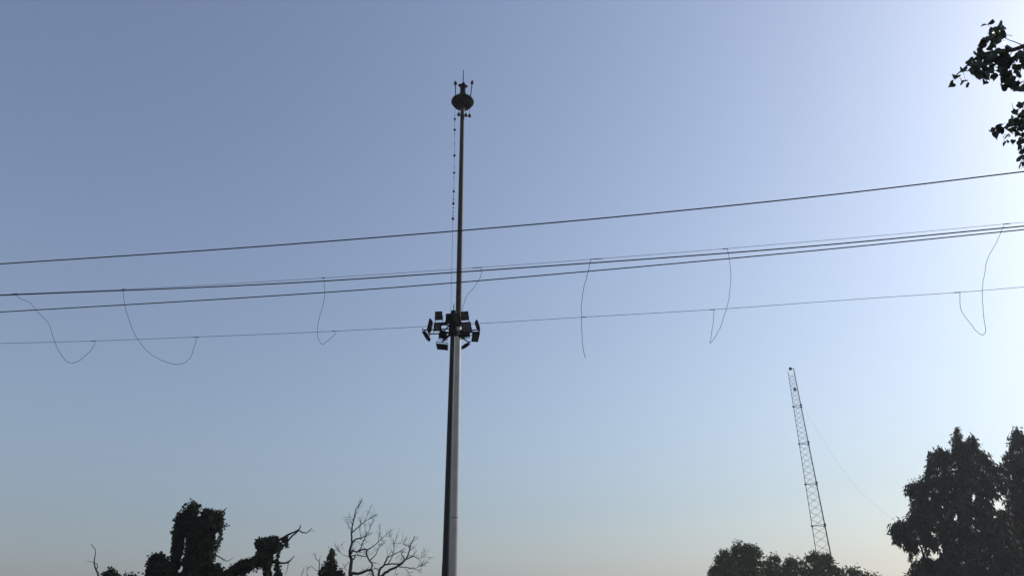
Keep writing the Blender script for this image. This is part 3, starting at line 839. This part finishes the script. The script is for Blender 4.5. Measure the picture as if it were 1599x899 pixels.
B([(800, 920), (840, 850), (900, 802), (1000, 752), (1062, 700), (1090, 650), (1106, 590), (1130, 520), (1156, 468)], 0.10, 0.018, 4)
B([(812, 900), (814, 800), (860, 746), (890, 682), (940, 650), (1000, 622), (1060, 588)], 0.08, 0.014, 4)
B([(860, 746), (930, 735), (1000, 738), (1060, 702)], 0.045, 0.03, 2)
B([(890, 746), (930, 682), (955, 600), (955, 545), (985, 462), (1006, 398)], 0.03, 0.006, 3)
B([(955, 545), (925, 500), (903, 458)], 0.014, 0.005, 1)
B([(958, 545), (1010, 532), (1056, 498)], 0.014, 0.005, 1)
B([(1080, 690), (1140, 664), (1200, 682), (1272, 643)], 0.04, 0.007, 4)
B([(1005, 765), (1080, 770), (1150, 782), (1222, 745), (1275, 712)], 0.03, 0.006, 5)
B([(1150, 782), (1200, 800), (1225, 775)], 0.014, 0.005, 1)
B([(1090, 660), (1130, 655), (1162, 628)], 0.025, 0.007, 1)
B([(1060, 560), (1090, 565), (1106, 592)], 0.014, 0.02, 1)
B([(1040, 600), (1030, 650), (1060, 700)], 0.015, 0.02, 1)
B([(1100, 620), (1120, 590), (1148, 570)], 0.02, 0.006, 1)
B([(1070, 560), (1040, 545), (1060, 525)], 0.012, 0.005, 1)
B([(980, 780), (965, 810), (985, 850)], 0.014, 0.006, 1)
B([(1060, 770), (1090, 820), (1120, 850)], 0.012, 0.005, 2)
B([(700, 860), (720, 820), (740, 855)], 0.016, 0.008, 2)
mb.build('trunk', M['bark'], bare)

# ------------------------------------------------------------------ near tree reaching in at upper right
ND = 8.0
def z3(pts): return [(1440 + x / 3.1, y / 3.1) for x, y in pts]
rn = np.random.default_rng(5)
tb_ = Vector((P(1990, 500, ND).x, ND + 0.8, 0))
near = thing('heart_leaf_tree', 'near tree whose dark heart shaped leaves hang in at upper right', 'tree', tb_)
main1 = z3([(225, 295), (262, 250), (280, 190), (318, 150), (350, 132), (395, 142), (398, 180), (420, 215), (438, 262), (493, 250), (620, 230), (640, 470), (520, 450), (460, 438), (400, 428), (380, 400), (345, 385), (300, 385), (252, 375), (235, 340)])
hm1 = [(1440 + x / 3.1, y / 3.1, r) for x, y, r in ((318, 205, 2.2), (330, 255, 2.5), (300, 240, 2.5), (385, 215, 2), (365, 310, 1.8), (420, 330, 2), (450, 310, 2.4), (470, 345, 2.6), (350, 330, 1.8), (440, 360, 2), (370, 365, 2), (485, 390, 2.5), (455, 385, 1.8), (435, 275, 2.2))]
clus2 = z3([(395, 610), (415, 585), (440, 575), (448, 530), (470, 505), (500, 490), (620, 470), (640, 850), (520, 835), (488, 815), (474, 740), (462, 665), (430, 650)])
hm2 = [(1440 + x / 3.1, y / 3.1, r) for x, y, r in ((455, 560, 1.6), (465, 540, 1.5), (430, 615, 1.5), (480, 760, 1.8), (485, 700, 1.2))]
def near_leaves(poly, n, holes, lo):
    c, px = crown_points(poly, n, ND, rn, holes, 0.5, 0.45, lo)
    d = rn.normal(size=(n, 3)) * 0.55 + np.array([-0.25, 0, -0.85])
    return c - d / np.linalg.norm(d, axis=1, keepdims=True) * 0.035, d
pA, dA = near_leaves(main1, 470, [(x, y, r + 1.8) for x, y, r in hm1], 1.6)
single = z3([(145, 408), (150, 385), (163, 372), (195, 340), (203, 338), (184, 378), (198, 395), (219, 415), (305, 122), (335, 107), (380, 120), (397, 135), (385, 148), (425, 172), (280, 225), (262, 262),
             (340, 640), (358, 648), (372, 625), (385, 605), (345, 630), (395, 660), (415, 680), (405, 690), (425, 655), (440, 690), (412, 660), (385, 640), (470, 770), (476, 800), (436, 560), (460, 400), (462, 440), (302, 398)])
pS = unproj(np.array(single, float), np.full(len(single), ND))
dS = rn.normal(size=(len(single), 3)) * 0.4 + np.array([-0.35, 0, -0.75])
pS = pS - dS / np.linalg.norm(dS, axis=1, keepdims=True) * 0.04
leaf_object('foliage', np.concatenate([pA, pS]), np.concatenate([dA, dS]), 0.098, 0.096, rn, M['leaf_near'], near, 'heart')
pB, dB = near_leaves(clus2, 400, [(x, y, r + 1.5) for x, y, r in hm2], 1.2)
leaf_object('foliage', pB, dB, 0.074, 0.072, rn, M['leaf_near'], near, 'heart')
out_poly = [(1640, 60), (1760, -60), (1950, -120), (2150, -40), (2200, 150), (2050, 300), (1800, 330), (1650, 270)]
c, _ = crown_points(out_poly, 2600, ND + 0.5, rn, (), 0.5, 1.2, 2.0)
d = rn.normal(size=(2600, 3)) * 0.6 + np.array([0, 0, -0.8])
leaf_object('foliage', c, d, 0.12, 0.10, rn, M['leaf_near'], near, 'heart')
mb = MB()
def nb(pts, r0, r1):
    q = spline([P(x, y, ND + dd) for x, y, dd in pts], 5); mb.tube(q, np.linspace(r0, r1, len(q)), 8)
mb.tube(spline([tb_, Vector((tb_.x + .1, tb_.y, 1.8)), Vector((tb_.x - .1, tb_.y, 3.6)), P(1900, 230, ND + .5), P(1880, 60, ND + .5)], 5), np.linspace(0.24, 0.09, 21), 10)
def z3d(pts): return [(1440 + x / 3.1, y / 3.1, dd) for x, y, dd in pts]
nb([(1890, 120, .5), (1750, 80, .3), (1650, 75, .1)] + z3d([(560, 205, 0), (493, 224, 0), (440, 242, 0), (380, 248, 0), (300, 262, 0.1), (250, 290, 0.1), (205, 330, 0.05), (165, 365, 0), (148, 390, 0)]), 0.05, 0.003)
nb(z3d([(493, 222, 0), (450, 205, .02), (410, 190, .05), (370, 165, .05), (320, 125, .05)]), 0.007, 0.002)
nb(z3d([(440, 242, 0), (410, 300, -.1), (390, 380, -.1)]), 0.006, 0.002)
nb(z3d([(493, 224, 0), (480, 320, .1), (462, 420, .1)]), 0.008, 0.002)
nb(z3d([(330, 258, 0), (310, 320, 0), (300, 390, 0)]), 0.005, 0.002)
nb([(1900, 230, .5), (1750, 200, .3)] + z3d([(600, 560, 0.1), (520, 590, 0), (470, 600, 0), (420, 612, 0), (370, 630, 0), (335, 635, 0)]), 0.04, 0.002)
nb(z3d([(520, 590, 0), (500, 680, 0), (485, 760, 0), (482, 820, 0)]), 0.008, 0.002)
nb(z3d([(480, 600, 0), (455, 550, 0), (438, 520, 0), (436, 500, 0)]), 0.005, 0.002)
nb(z3d([(220, 400, 0), (205, 378, .02), (200, 340, .04)]), 0.002, 0.002)
mb.build('trunk', M['bark'], near)

# ------------------------------------------------------------------ haze
if HAZE > 0:
    m = bpy.data.materials.new('haze_air'); m.use_nodes = True
    t = m.node_tree; t.nodes.remove(t.nodes['Principled BSDF'])
    v = t.nodes.new('ShaderNodeVolumePrincipled')
    v.inputs['Color'].default_value = (0.88, 0.90, 1.0, 1); v.inputs['Density'].default_value = HAZE; v.inputs['Anisotropy'].default_value = 0.4
    t.links.new(v.outputs[0], t.nodes['Material Output'].inputs['Volume'])
    mb = MB(); mb.box((0, 40, 21), X, Yv, Z, 5000, 5000, 44.4)
    o = mb.build('haze', m); tag(o, kind='stuff')
